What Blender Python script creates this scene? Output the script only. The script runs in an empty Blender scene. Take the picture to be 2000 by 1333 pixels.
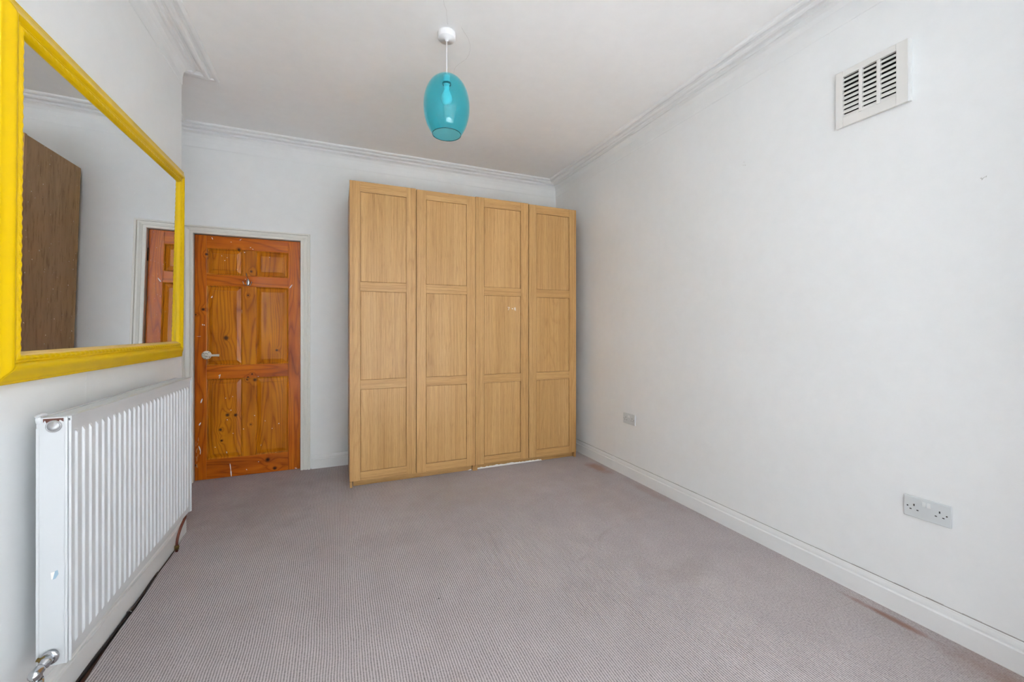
import bpy, bmesh, math, random
from mathutils import Vector, Matrix
random.seed(4)
SC = bpy.context.scene
COL = SC.collection

# ------------------------------------------------------------------ camera, light, exposure
cam_d = bpy.data.cameras.new('camera')
cam = bpy.data.objects.new('camera', cam_d)
COL.objects.link(cam)
cam.location = (0, 0, 1.2032)
cam.rotation_euler = (math.pi / 2, 0, -0.4013)
cam_d.sensor_width = 36
cam_d.lens = 804.77 / 2000 * 36
cam_d.shift_y = -0.0103
cam_d.clip_start = 0.02
SC.camera = cam

SC.view_settings.view_transform = 'Standard'
SC.view_settings.look = 'None'
SC.view_settings.gamma = 1
SC.view_settings.use_curve_mapping = False
SC.view_settings.exposure = 0.36
SC.cycles.max_bounces = 14
SC.cycles.diffuse_bounces = 8
SC.cycles.transparent_max_bounces = 16
SC.cycles.caustics_reflective = False
SC.cycles.caustics_refractive = False

world = bpy.data.worlds.new('overcast_sky')
SC.world = world
world.use_nodes = True
nt = world.node_tree
nt.nodes.clear()
wo = nt.nodes.new('ShaderNodeOutputWorld')
wb = nt.nodes.new('ShaderNodeBackground')
wt = nt.nodes.new('ShaderNodeTexCoord')
wsx = nt.nodes.new('ShaderNodeSeparateXYZ')
wr = nt.nodes.new('ShaderNodeValToRGB')
wr.color_ramp.elements[0].position = 0.47
wr.color_ramp.elements[0].color = (0.48, 0.50, 0.52, 1)
wr.color_ramp.elements[1].position = 0.53
wr.color_ramp.elements[1].color = (0.80, 0.92, 1.0, 1)
wm = nt.nodes.new('ShaderNodeMapRange')
wm.inputs['From Min'].default_value = -1
nt.links.new(wt.outputs['Generated'], wsx.inputs[0])
nt.links.new(wsx.outputs['Z'], wm.inputs['Value'])
nt.links.new(wm.outputs[0], wr.inputs[0])
nt.links.new(wr.outputs[0], wb.inputs[0])
wb.inputs[1].default_value = 4.0
nt.links.new(wb.outputs[0], wo.inputs[0])

# high sun added behind the bay: its carpet patch behind the camera brightens the ceiling
sun_d = bpy.data.lights.new('sun', 'SUN')
sun_d.energy = 185.0
sun_d.angle = math.radians(0.6)
sun_d.color = (0.87, 0.95, 1.0)
sun = bpy.data.objects.new('sun', sun_d)
COL.objects.link(sun)
sun.rotation_euler = (math.radians(49), 0, math.radians(-9))

# ------------------------------------------------------------------ helpers
def bx(bm, x0, x1, y0, y1, z0, z1, mi=0):
    vs = [bm.verts.new((x, y, z)) for z in (z0, z1) for y in (y0, y1) for x in (x0, x1)]
    for f in ((0, 2, 3, 1), (4, 5, 7, 6), (0, 1, 5, 4), (2, 6, 7, 3), (0, 4, 6, 2), (1, 3, 7, 5)):
        fa = bm.faces.new([vs[i] for i in f])
        fa.material_index = mi
    return vs

def prism(bm, pts2, axis, a0, a1, mi=0, cap=True):
    """extrude a closed 2-D outline along an axis"""
    def P(p, a):
        return {'x': (a, p[0], p[1]), 'y': (p[0], a, p[1]), 'z': (p[0], p[1], a)}[axis]
    A = [bm.verts.new(P(p, a0)) for p in pts2]
    B = [bm.verts.new(P(p, a1)) for p in pts2]
    n = len(A)
    for i in range(n):
        f = bm.faces.new((A[i], A[(i + 1) % n], B[(i + 1) % n], B[i]))
        f.material_index = mi
    if cap:
        bm.faces.new(A[::-1]).material_index = mi
        bm.faces.new(B).material_index = mi

def lathe(bm, prof, n=32, mi=0, M=None, closed=False):
    rings = []
    for r, z in prof:
        rings.append([bm.verts.new((r * math.cos(2 * math.pi * k / n), r * math.sin(2 * math.pi * k / n), z)) for k in range(n)])
    vs = [v for r in rings for v in r]
    m = len(rings)
    for i in range(m if closed else m - 1):
        a, b = rings[i], rings[(i + 1) % m]
        for k in range(n):
            f = bm.faces.new((a[k], a[(k + 1) % n], b[(k + 1) % n], b[k]))
            f.material_index = mi
            f.smooth = True
    if not closed:
        for r in (rings[0], rings[-1]):
            f = bm.faces.new(r); f.material_index = mi
    if M is not None:
        for v in vs:
            v.co = M @ v.co
    return vs

def tube(bm, pts, rad, n=10, mi=0):
    pts = [Vector(p) for p in pts]
    rads = rad if isinstance(rad, (list, tuple)) else [rad] * len(pts)
    rings = []
    up = None
    for i, p in enumerate(pts):
        d = (pts[min(i + 1, len(pts) - 1)] - pts[max(i - 1, 0)]).normalized()
        if up is None:
            up = d.orthogonal().normalized()
        up = (up - d * up.dot(d)).normalized()
        sd = d.cross(up)
        rings.append([bm.verts.new(p + (up * math.cos(2 * math.pi * k / n) + sd * math.sin(2 * math.pi * k / n)) * rads[i]) for k in range(n)])
    for i in range(len(rings) - 1):
        for k in range(n):
            f = bm.faces.new((rings[i][k], rings[i][(k + 1) % n], rings[i + 1][(k + 1) % n], rings[i + 1][k]))
            f.smooth = True; f.material_index = mi
    bm.faces.new(rings[0][::-1]).material_index = mi
    bm.faces.new(rings[-1]).material_index = mi

def smooth_path(pts, k=6):
    P = [Vector(p) for p in pts]
    out = []
    for i in range(len(P) - 1):
        a, b, c, d = P[max(i - 1, 0)], P[i], P[i + 1], P[min(i + 2, len(P) - 1)]
        for s in range(k):
            t = s / k
            out.append(0.5 * ((2 * b) + (c - a) * t + (2 * a - 5 * b + 4 * c - d) * t * t + (3 * b - a - 3 * c + d) * t ** 3))
    out.append(P[-1])
    return out

def obj(name, bm, mats, parent=None, bevel=0, seg=2, label=None):
    bmesh.ops.recalc_face_normals(bm, faces=bm.faces)
    me = bpy.data.meshes.new(name)
    bm.to_mesh(me); bm.free()
    for m in (mats if isinstance(mats, (list, tuple)) else [mats]):
        me.materials.append(m)
    o = bpy.data.objects.new(name, me)
    COL.objects.link(o)
    if parent is not None:
        o.parent = parent
    if bevel:
        md = o.modifiers.new('bevel', 'BEVEL')
        md.width = bevel; md.segments = seg; md.limit_method = 'ANGLE'; md.angle_limit = math.radians(40)
        md.harden_normals = False
    if label:
        o['label'] = label
    return o

def struct(name, bm, mats, label=None, **k):
    o = obj(name, bm, mats, None, **k)
    o['kind'] = 'structure'
    if label:
        o['label'] = label
    return o

def thing(name, label, cat, loc=(0, 0, 0), group=None, kind=None):
    o = bpy.data.objects.new(name, None)
    o.empty_display_size = 0.05
    COL.objects.link(o)
    o.location = loc
    o['label'] = label
    if cat: o['category'] = cat
    if group: o['group'] = group
    if kind: o['kind'] = kind
    return o

def shift(bm, v):
    bmesh.ops.translate(bm, vec=v, verts=bm.verts)

# ------------------------------------------------------------------ materials
class G:
    """small node graph builder"""
    def __init__(s, name):
        s.m = bpy.data.materials.new(name)
        s.m.use_nodes = True
        s.t = s.m.node_tree
        s.b = s.t.nodes['Principled BSDF']
        s.o = s.t.nodes['Material Output']
    def n(s, typ, ins=None, **at):
        nd = s.t.nodes.new('ShaderNode' + typ)
        for k, v in at.items():
            setattr(nd, k, v)
        for k, v in (ins or {}).items():
            s.put(nd, k, v)
        return nd
    def put(s, nd, k, v):
        sock = nd.inputs[k]
        if isinstance(v, bpy.types.NodeSocket):
            s.t.links.new(v, sock)
        elif isinstance(v, bpy.types.Node):
            s.t.links.new(v.outputs[0], sock)
        else:
            sock.default_value = v
    def math(s, op, a, b=0.0, c=None, clamp=False):
        d = {0: a, 1: b}
        if c is not None: d[2] = c
        return s.n('Math', d, operation=op, use_clamp=clamp).outputs[0]
    def pos(s):
        return s.n('TexCoord').outputs['Object']
    def scale(s, v, sc):
        return s.n('VectorMath', {0: v, 1: sc}, operation='MULTIPLY').outputs[0]
    def noise(s, v, sc=1.0, detail=2.0, rough=0.5, w=None, dist=0.0):
        nd = s.n('TexNoise', {'Vector': v, 'Scale': sc, 'Detail': detail, 'Roughness': rough, 'Distortion': dist})
        if w is not None:
            nd.noise_dimensions = '4D'
            s.put(nd, 'W', w)
        return nd.outputs[0]
    def ramp(s, f, stops):
        nd = s.n('ValToRGB', {0: f})
        e = nd.color_ramp.elements
        while len(e) < len(stops): e.new(0.5)
        for i, (p, c) in enumerate(stops):
            e[i].position = p
            e[i].color = (*c, 1) if len(c) == 3 else c
        return nd.outputs[0]
    def mr(s, f, a, b, c=0.0, d=1.0):
        return s.n('MapRange', {0: f, 1: a, 2: b, 3: c, 4: d}).outputs[0]
    def mix(s, f, a, b, mode='MIX'):
        nd = s.n('Mix', data_type='RGBA', blend_type=mode)
        s.put(nd, 0, f); s.put(nd, 6, a); s.put(nd, 7, b)
        return nd.outputs[2]
    def set(s, **k):
        names = {'col': 'Base Color', 'rough': 'Roughness', 'metal': 'Metallic', 'coat': 'Coat Weight', 'coatr': 'Coat Roughness',
                 'spec': 'Specular IOR Level', 'norm': 'Normal', 'trans': 'Transmission Weight', 'ior': 'IOR'}
        for a, v in k.items():
            if a == 'col' and isinstance(v, tuple) and len(v) == 3: v = (*v, 1)
            s.put(s.b, names[a], v)
        return s
    def bump(s, h, strength=0.3, dist=0.002):
        s.put(s.b, 'Normal', s.n('Bump', {'Height': h, 'Strength': strength, 'Distance': dist}).outputs[0])
        return s

def plain(name, col, rough=0.5, metal=0.0, var=0.04, coat=0.0, bump=0.0, bsc=60, spec=0.5):
    g = G(name)
    p = g.pos()
    n = g.noise(p, 6.0, 3.0)
    c = g.mix(n, tuple(max(0, x * (1 - var)) for x in col) + (1,), tuple(min(1, x * (1 + var)) for x in col) + (1,))
    g.set(col=c, rough=rough, metal=metal, coat=coat, spec=spec)
    if bump:
        g.bump(g.noise(p, bsc, 3.0), bump, 0.002)
    return g.m

def paint(name, col, rough=0.55, und=0.6):
    """brushed wall paint: faint mottling, soft undulation of the old plaster"""
    g = G(name)
    p = g.pos()
    n1 = g.noise(p, 1.3, 3.0)
    n2 = g.noise(p, 14.0, 4.0, 0.6)
    f = g.math('ADD', g.math('MULTIPLY', n1, 0.6), g.math('MULTIPLY', n2, 0.4))
    lo = tuple(x * 0.965 for x in col) + (1,)
    hi = tuple(min(1, x * 1.03) for x in col) + (1,)
    g.set(col=g.mix(g.mr(f, 0.3, 0.7), lo, hi), rough=g.mr(n2, 0.3, 0.7, rough - 0.06, rough + 0.08), spec=0.4)
    h = g.math('ADD', g.math('MULTIPLY', g.noise(p, 2.2, 2.0), und), g.math('MULTIPLY', g.noise(p, 90.0, 3.0), 0.012))
    g.bump(h, 0.5, 0.012)
    return g.m

M = {}
M['wall'] = paint('wall_paint', (0.835, 0.850, 0.852))
M['ceil'] = paint('ceiling_paint', (0.915, 0.925, 0.922), 0.7, 0.5)
M['trim'] = plain('white_gloss_trim', (0.80, 0.81, 0.81), 0.32, var=0.02, bump=0.15, bsc=25)
M['casing'] = plain('off_white_gloss_casing', (0.78, 0.77, 0.72), 0.3, var=0.03, bump=0.25, bsc=40)
M['cornice'] = plain('cornice_paint', (0.86, 0.865, 0.855), 0.6, var=0.02, bump=0.2, bsc=30)
M['rad'] = plain('radiator_enamel', (0.60, 0.615, 0.63), 0.32, var=0.015)
M['chrome'] = plain('chrome', (0.50, 0.51, 0.53), 0.14, metal=1.0, var=0.03)
M['satin'] = plain('satin_nickel', (0.45, 0.45, 0.46), 0.45, metal=0.6, var=0.02)
M['brass'] = plain('tarnished_brass', (0.22, 0.15, 0.05), 0.45, metal=1.0, var=0.3)
M['copper'] = plain('copper_pipe', (0.15, 0.04, 0.025), 0.35, metal=0.6, var=0.35)
M['rust'] = plain('bare_rusty_steel', (0.13, 0.045, 0.03), 0.7, var=0.4)
M['plastic'] = plain('white_plastic', (0.72, 0.74, 0.74), 0.35, var=0.01)
M['socket'] = plain('socket_plastic', (0.62, 0.65, 0.66), 0.3, var=0.01)
M['grille'] = plain('cream_plastic', (0.74, 0.73, 0.70), 0.4, var=0.02)
M['dark'] = plain('dark_void', (0.012, 0.012, 0.011), 0.9, var=0.3)
M['slot'] = plain('slot_shade_and_screw', (0.03, 0.03, 0.03), 0.7, var=0.2)  # near-black: painted-in shade for pin holes, plain colour for screws
M['cable'] = plain('black_cable_sheath', (0.012, 0.011, 0.012), 0.35, var=0.3)
M['boardwood'] = plain('dark_floorboard', (0.07, 0.032, 0.02), 0.6, var=0.5, bump=0.3)
M['chip'] = plain('white_chipped_core', (0.86, 0.83, 0.78), 0.8, var=0.06)
M['fleck'] = plain('white_paint_fleck', (0.85, 0.83, 0.80), 0.6, var=0.05)
M['white'] = plain('white_lampholder', (0.84, 0.84, 0.85), 0.4, var=0.01)
M['scuff'] = plain('plaster_scuff', (0.62, 0.62, 0.61), 0.8, var=0.1)
M['crackm'] = plain('ceiling_crack', (0.55, 0.54, 0.52), 0.9, var=0.1)
M['handle'] = plain('cream_enamel', (0.78, 0.75, 0.66), 0.35, var=0.03)
M['upvc'] = plain('white_window_paint', (0.8, 0.8, 0.8), 0.35, var=0.01)
M['sticker'] = plain('blue_grey_sticker', (0.30, 0.42, 0.52), 0.5, var=0.1)

# yellow painted frame, worn to bare pinkish primer along the sharp ridges
def yellow_mat():
    g = G('yellow_frame_paint')
    p = g.pos()
    n = g.noise(p, 9.0, 3.0)
    c = g.mix(n, (0.66, 0.42, 0.0, 1), (0.71, 0.47, 0.0, 1))
    g.set(col=c, rough=0.34, spec=0.25)
    g.bump(g.noise(p, 25.0, 2.0), 0.08, 0.002)
    return g.m
M['yellow'] = yellow_mat()
M['yellow_pale'] = plain('worn_yellow', (0.74, 0.50, 0.16), 0.5, var=0.12)

# mirror
g = G('mirror_silver')
sp = g.noise(g.pos(), 130.0, 1.0)
g.set(col=(0.86, 0.87, 0.88), metal=1.0, rough=g.mr(sp, 0.76, 0.80, 0.0, 0.35))
M['mirror'] = g.m

# carpet: fine ribs along the room, loops along each rib
def carpet():
    g = G('ribbed_loop_carpet')
    p = g.pos()
    s = g.n('SeparateXYZ', {0: p})
    x, y = s.outputs[0], s.outputs[1]
    wob = g.noise(p, 5.0, 2.0)
    u = g.math('MULTIPLY', g.math('ADD', x, g.math('MULTIPLY', wob, 0.012)), 2 * math.pi / 0.0095)
    rib = g.math('MULTIPLY_ADD', g.math('SINE', u), 0.5, 0.5)
    loop = g.noise(g.scale(p, (110, 160, 1)), 1.0, 2.0, 0.6)
    hgt = g.math('ADD', g.math('MULTIPLY', rib, 0.6), g.math('MULTIPLY', loop, 0.8))
    big = g.noise(p, 1.1, 4.0, 0.6)
    mid = g.noise(p, 7.0, 4.0, 0.65)
    base = g.ramp(g.math('ADD', g.math('MULTIPLY', big, 0.65), g.math('MULTIPLY', mid, 0.35)),
                  [(0.30, (0.33, 0.293, 0.296)), (0.5, (0.375, 0.338, 0.342)), (0.7, (0.415, 0.38, 0.38))])
    fl = g.ramp(hgt, [(0.25, (0.42, 0.40, 0.41)), (0.62, (0.98, 0.97, 0.97)), (1.0, (1.42, 1.40, 1.40))])
    c = g.mix(1.0, base, fl, 'MULTIPLY')
    # spills and rust-coloured stains where they are on the carpet
    for (sx, sy, rx, ry, st, col) in [
        (2.10, 3.02, 0.07, 0.16, 0.75, (0.30, 0.16, 0.10)), (2.14, 2.42, 0.05, 0.30, 0.35, (0.30, 0.19, 0.14)),
        (2.13, 0.98, 0.02, 0.16, 0.85, (0.24, 0.12, 0.08)), (2.12, 0.50, 0.12, 0.30, 0.65, (0.26, 0.14, 0.10)),
        (1.62, 1.55, 0.16, 0.10, 0.22, (0.22, 0.17, 0.15)), (1.75, 2.5, 0.25, 0.4, 0.22, (0.34, 0.26, 0.20)),
        (0.35, 2.45, 0.25, 0.12, 0.12, (0.22, 0.17, 0.16)), (1.0, 2.9, 0.5, 0.2, 0.25, (0.37, 0.30, 0.25)),
        (-0.45, 3.3, 0.35, 0.45, 0.28, (0.24, 0.17, 0.15)), (0.42, 1.83, 0.006, 0.006, 0.9, (0.03, 0.02, 0.02))]:
        d = g.n('VectorMath', {0: g.scale(g.n('VectorMath', {0: p, 1: (sx, sy, 0)}, operation='SUBTRACT').outputs[0], (1 / rx, 1 / ry, 0))}, operation='LENGTH').outputs['Value']
        d = g.math('ADD', d, g.math('MULTIPLY', g.math('SUBTRACT', mid, 0.5), 1.4))
        f = g.mr(d, 1.25, 0.35, 0.0, st)
        c = g.mix(f, c, (*col, 1))
    g.set(col=c, rough=0.95, spec=0.15)
    g.put(g.b, 'Sheen Weight', 0.15)
    g.bump(hgt, 0.55, 0.0035)
    return g.m
M['carpet'] = carpet()

# oak effect foil: fine straight grain with a faint cathedral figure
def oak(name, horiz=False, tone=1.0):
    g = G(name)
    p = g.pos()
    if horiz:
        s = g.n('SeparateXYZ', {0: p})
        p = g.n('CombineXYZ', {0: s.outputs[2], 1: s.outputs[1], 2: s.outputs[0]}).outputs[0]
    rnd = g.n('ObjectInfo').outputs['Random']
    w = g.math('MULTIPLY', rnd, 40.0)
    s = g.n('SeparateXYZ', {0: p})
    big = g.noise(g.scale(p, (5.5, 2.0, 0.32)), 1.0, 1.0, 0.4, w)
    v = g.math('ADD', g.math('MULTIPLY', big, 22.0), g.math('MULTIPLY', s.outputs[0], 45.0))
    v = g.math('ADD', v, g.math('MULTIPLY', g.noise(g.scale(p, (30, 5, 3)), 1.0, 2.0), 0.7))
    ring = g.math('FRACT', v)
    ring = g.mr(ring, 0.0, 1.0)
    pores = g.noise(g.scale(p, (520, 60, 9)), 1.0, 3.0, 0.65, w)
    streak = g.noise(g.scale(p, (70, 10, 0.8)), 1.0, 3.0, 0.6, w)
    tonev = g.noise(g.scale(p, (14, 4, 0.35)), 1.0, 2.0, 0.5, w)
    t = tone
    base = g.ramp(tonev, [(0.3, (0.505 * t, 0.280 * t, 0.098 * t)), (0.5, (0.55 * t, 0.318 * t, 0.120 * t)), (0.7, (0.59 * t, 0.352 * t, 0.143 * t))])
    c = g.mix(0.85, base, g.ramp(streak, [(0.3, (0.80, 0.76, 0.70)), (0.55, (1, 1, 1)), (0.75, (1.08, 1.08, 1.08))]), 'MULTIPLY')
    c = g.mix(1.0, c, g.ramp(ring, [(0.0, (0.90, 0.865, 0.82)), (0.2, (0.985, 0.98, 0.975)), (0.6, (1.015, 1.015, 1.015)), (0.9, (0.99, 0.985, 0.98)), (1.0, (0.90, 0.865, 0.82))]), 'MULTIPLY')
    c = g.mix(1.0, c, g.ramp(pores, [(0.32, (0.62, 0.54, 0.44)), (0.47, (1, 1, 1)), (1.0, (1.04, 1.04, 1.04))]), 'MULTIPLY')
    g.set(col=c, rough=g.mr(pores, 0.3, 0.6, 0.46, 0.36), spec=0.38)
    g.bump(pores, 0.10, 0.001)
    return g.m
M['oak'] = oak('oak_foil_upright')
M['oakh'] = oak('oak_foil_lengthwise', True)
M['oakside'] = oak('oak_foil_side', tone=0.80)
M['oakplinth'] = oak('oak_foil_plinth', True, 0.86)

KNOTS = [(-0.99, 1.372, .013), (-0.835, 1.142, .020), (-0.682, 1.496, .009), (-0.474, 1.035, .011), (-0.968, 1.817, .010),
         (-1.038, 1.329, .007), (-0.746, 1.872, .013), (-0.826, 0.511, .015), (-0.770, 0.506, .014),
         (-0.683, 0.814, .008), (-0.653, 0.84, .009), (-0.689, 0.795, .008), (-0.54, 0.11, .018), (-0.488, 0.032, .014),
         (-0.874, 0.395, .013), (-0.867, 0.305, .010), (-0.662, 0.42, .007), (-1.037, 0.127, .008), (-0.633, 0.79, .012), (-0.66, 1.695, .010)]

def pine(name, horiz=False, col_a=(0.16, 0.030, 0.002), col_b=(0.42, 0.115, 0.006), col_c=(0.56, 0.19, 0.012), freq=1.0):
    g = G(name)
    p0 = g.pos()
    p = p0
    if horiz:
        s = g.n('SeparateXYZ', {0: p})
        p = g.n('CombineXYZ', {0: s.outputs[2], 1: s.outputs[1], 2: s.outputs[0]}).outputs[0]
    w = g.math('MULTIPLY', g.n('ObjectInfo').outputs['Random'], 60.0)
    s = g.n('SeparateXYZ', {0: p})
    big = g.noise(g.scale(p, (6.5, 1.0, 0.9)), 1.0, 1.0, 0.35, w)
    v = g.math('ADD', g.math('MULTIPLY', big, 15.0 * freq), g.math('MULTIPLY', s.outputs[0], 26.0 * freq))
    dark = None
    for kx, kz, kr in KNOTS:
        dv = g.n('VectorMath', {0: p0, 1: (kx, 0, kz)}, operation='SUBTRACT').outputs[0]
        d = g.n('VectorMath', {0: g.scale(dv, (1 / kr, 0, 1 / kr)), }, operation='LENGTH').outputs['Value']
        e = g.mr(d, 5.0, 0.0, 0.0, 1.0)
        v = g.math('ADD', v, g.math('MULTIPLY', g.math('MULTIPLY', e, e), 1.6))
        dk = g.mr(d, 1.25, 0.45, 0.0, 1.0)
        dark = dk if dark is None else g.math('MAXIMUM', dark, dk)
    v = g.math('ADD', v, g.math('MULTIPLY', g.noise(g.scale(p, (40, 5, 4)), 1.0, 2.0), 0.5))
    ring = g.math('FRACT', v)
    fib = g.noise(g.scale(p, (230, 30, 4)), 1.0, 3.0, 0.6, w)
    tone = g.noise(g.scale(p, (7, 2, 1.6)), 1.0, 3.0, 0.6, w)
    base = g.ramp(g.math('ADD', g.math('MULTIPLY', tone, 0.8), g.math('MULTIPLY', fib, 0.2)), [(0.28, col_a), (0.47, col_b), (0.68, col_c)])
    c = g.mix(1.0, base, g.ramp(ring, [(0.0, (0.60, 0.47, 0.38)), (0.10, (0.90, 0.86, 0.82)), (0.35, (1.04, 1.04, 1.04)), (0.70, (1.02, 1.02, 1.02)), (0.94, (0.78, 0.68, 0.58)), (1.0, (0.60, 0.47, 0.38))]), 'MULTIPLY')
    c = g.mix(0.5, c, g.ramp(fib, [(0.3, (0.72, 0.68, 0.62)), (0.55, (1, 1, 1)), (0.8, (1.15, 1.15, 1.1))]), 'MULTIPLY')
    c = g.mix(g.math('MULTIPLY', dark, 0.92), c, (0.02, 0.005, 0.003, 1))
    g.set(col=c, rough=0.42, spec=0.2, coat=0.30, coatr=0.13)
    g.bump(g.noise(g.scale(p, (30, 30, 4)), 1.0, 2.0), 0.15, 0.002)
    return g.m
RED = dict(col_a=(0.26, 0.045, 0.002), col_b=(0.50, 0.110, 0.002), col_c=(0.62, 0.175, 0.003))
GOLD = dict(col_a=(0.33, 0.085, 0.002), col_b=(0.52, 0.160, 0.002), col_c=(0.64, 0.235, 0.003))
M['pine_stile'] = pine('varnished_pine_stile', freq=0.8, **RED)
M['pine_rail'] = pine('varnished_pine_rail', True, freq=0.8, **RED)
M['pine_panel'] = pine('varnished_pine_panel', freq=1.3, **GOLD)
M['pine_muntin'] = pine('varnished_pine_muntin', freq=0.6, **GOLD)

# teal glass shade and clear window glass: tinted transparency plus a fresnel reflection
def glassy(name, tint, rough=0.02, ior=1.45, body=None, bodyf=0.0):
    g = G(name)
    tr = g.n('BsdfTransparent', {'Color': (*tint, 1)})
    gl = g.n('BsdfGlossy', {'Color': (1, 1, 1, 1), 'Roughness': rough})
    lw = g.n('LayerWeight', {'Blend': 0.5}).outputs['Facing']
    f0 = ((ior - 1) / (ior + 1)) ** 2
    fr = g.n('Math', {0: g.math('POWER', lw, 5.0), 1: 1 - f0, 2: f0}, operation='MULTIPLY_ADD')
    base = tr
    if body:
        df = g.n('BsdfTranslucent', {'Color': (*body, 1)})
        d2 = g.n('BsdfDiffuse', {'Color': (*body, 1)})
        ad = g.n('MixShader', {0: 0.5, 1: df.outputs[0], 2: d2.outputs[0]})
        base = g.n('MixShader', {0: bodyf, 1: tr.outputs[0], 2: ad.outputs[0]})
    mx = g.n('MixShader', {0: fr.outputs[0], 1: base.outputs[0], 2: gl.outputs[0]})
    g.t.links.new(mx.outputs[0], g.o.inputs['Surface'])
    g.t.nodes.remove(g.b)
    return g.m
M['teal'] = glassy('teal_blown_glass', (0.53, 0.92, 0.965), 0.02, 1.42, (0.08, 0.60, 0.70), 0.10)
M['pane'] = glassy('clear_window_glass', (0.96, 0.98, 0.97), 0.0, 1.45)

# ------------------------------------------------------------------ room dimensions
XR, YB, XL, XA = 2.212, 3.985, -0.845, -1.21     # right wall, back wall, chimney breast, alcove wall
YC0, YC1 = -0.30, 3.00                            # chimney breast from, to
H = 2.80
YF = -3.70                                       # window wall behind the camera
DX0, DX1, DH = -1.049, -0.289, 1.975             # door opening
T = 0.12

# floor
bm = bmesh.new()
edge = [(XL + 0.019, 0.9), (-0.815, 1.45), (-0.797, 1.62), (-0.792, 1.80), (-0.797, 1.90), (-0.802, 2.02), (-0.806, 2.15), (-0.802, 2.28),
        (-0.807, 2.40), (-0.812, 2.52), (-0.814, 2.60), (-0.812, 2.70), (-0.816, 2.82), (-0.8265, 2.95)]
pts = [(XL - 0.01, YC0 - 0.1)] + edge + [(XL - 0.01, YC1 + 0.0), (XA - 0.02, YC1), (XA - 0.02, YB + 0.3), (XR + 0.02, YB + 0.3), (XR + 0.02, YF - 0.9), (XA - 0.02, YF - 0.9), (XA - 0.02, YC0 - 0.1)]
prism(bm, pts, 'z', -0.012, 0.0)
struct('floor', bm, M['carpet'], 'taupe ribbed loop-pile carpet with brown stains')
bm = bmesh.new()
bx(bm, XA - 0.2, XR + 0.2, YF - 1.0, YB + 0.5, -0.08, -0.0125)
struct('floor_slab', bm, M['boardwood'], 'dark boards showing in the gap beside the carpet')

# walls
bm = bmesh.new()
bx(bm, XR, XR + T, YF - 0.9, YB + T, -0.05, H + 0.05)
struct('wall_right', bm, M['wall'], 'plain white painted wall with cooker-hood sized vent high up' if 0 else 'plain white painted right wall')
bm = bmesh.new()
for a in ((XA - T, DX0 - 0.03, -0.05, H + 0.05), (DX1 + 0.03, XR, -0.05, H + 0.05), (DX0 - 0.03, DX1 + 0.03, DH + 0.03, H + 0.05)):
    bx(bm, a[0], a[1], YB, YB + T, a[2], a[3])
struct('wall_back', bm, M['wall'], 'white back wall behind door and wardrobes')
bm = bmesh.new()
prism(bm, [(XL, YC0), (XL, YC1), (XA - 0.001, YC1), (XA - 0.001, YC0)], 'z', -0.05, H + 0.05)
struct('wall_left', bm, M['wall'], 'white chimney breast carrying mirror and radiator')
bm = bmesh.new()
bx(bm, XA - T, XA, YF - 0.9, YB + T, -0.05, H + 0.05)
struct('wall_alcove', bm, M['wall'], 'white alcove wall beside the door')
bm = bmesh.new()
bx(bm, XA - T, XR + T, YF - 0.66, YB + T, H, H + 0.1)
struct('ceiling', bm, M['ceil'], 'white painted ceiling with hairline cracks')
# unseen wall nibs added to keep light off the near right wall and radiator
bm = bmesh.new()
bx(bm, 1.76, XR, 0.05, 0.20, -0.05, H + 0.02)
bx(bm, XA, -0.62, -0.45, -0.30, -0.05, H + 0.02)
struct('wall_nib_added', bm, M['wall'])
# hall side behind the door
bm = bmesh.new()
bx(bm, DX0 - 0.2, DX1 + 0.2, YB + 0.30, YB + 0.34, -0.05, 2.3)
bx(bm, DX0 - 0.24, DX0 - 0.2, YB + T, YB + 0.34, -0.05, 2.3)
bx(bm, DX1 + 0.2, DX1 + 0.24, YB + T, YB + 0.34, -0.05, 2.3)
struct('wall_hall', bm, M['wall'])

# window wall behind the camera: a bay with three sashes
bay = [(-0.95, YF), (-0.45, YF - 0.55), (1.45, YF - 0.55), (1.95, YF)]
bm = bmesh.new()
bx(bm, XA, bay[0][0], YF - 0.1, YF, -0.05, H + 0.05)
bx(bm, bay[3][0], XR, YF - 0.1, YF, -0.05, H + 0.05)
def seg_frame(A, B):
    A = Vector((*A, 0)); B = Vector((*B, 0))
    d = (B - A); L = d.length; d.normalize()
    nrm = Vector((d.y, -d.x, 0))          # pointing outwards
    return Matrix(((d.x, nrm.x, 0, A.x), (d.y, nrm.y, 0, A.y), (0, 0, 1, 0), (0, 0, 0, 1))), L
SILL, HEAD = 0.45, 2.62
for i in range(3):
    Mx, L = seg_frame(bay[i], bay[i + 1])
    vs = bx(bm, 0, L, 0, 0.1, -0.05, SILL) + bx(bm, 0, L, 0, 0.1, HEAD, H + 0.05) + bx(bm, 0, 0.06, 0, 0.1, SILL, HEAD) + bx(bm, L - 0.06, L, 0, 0.1, SILL, HEAD)
    for v in vs: v.co = Mx @ v.co
struct('wall_window', bm, M['wall'])
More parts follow.
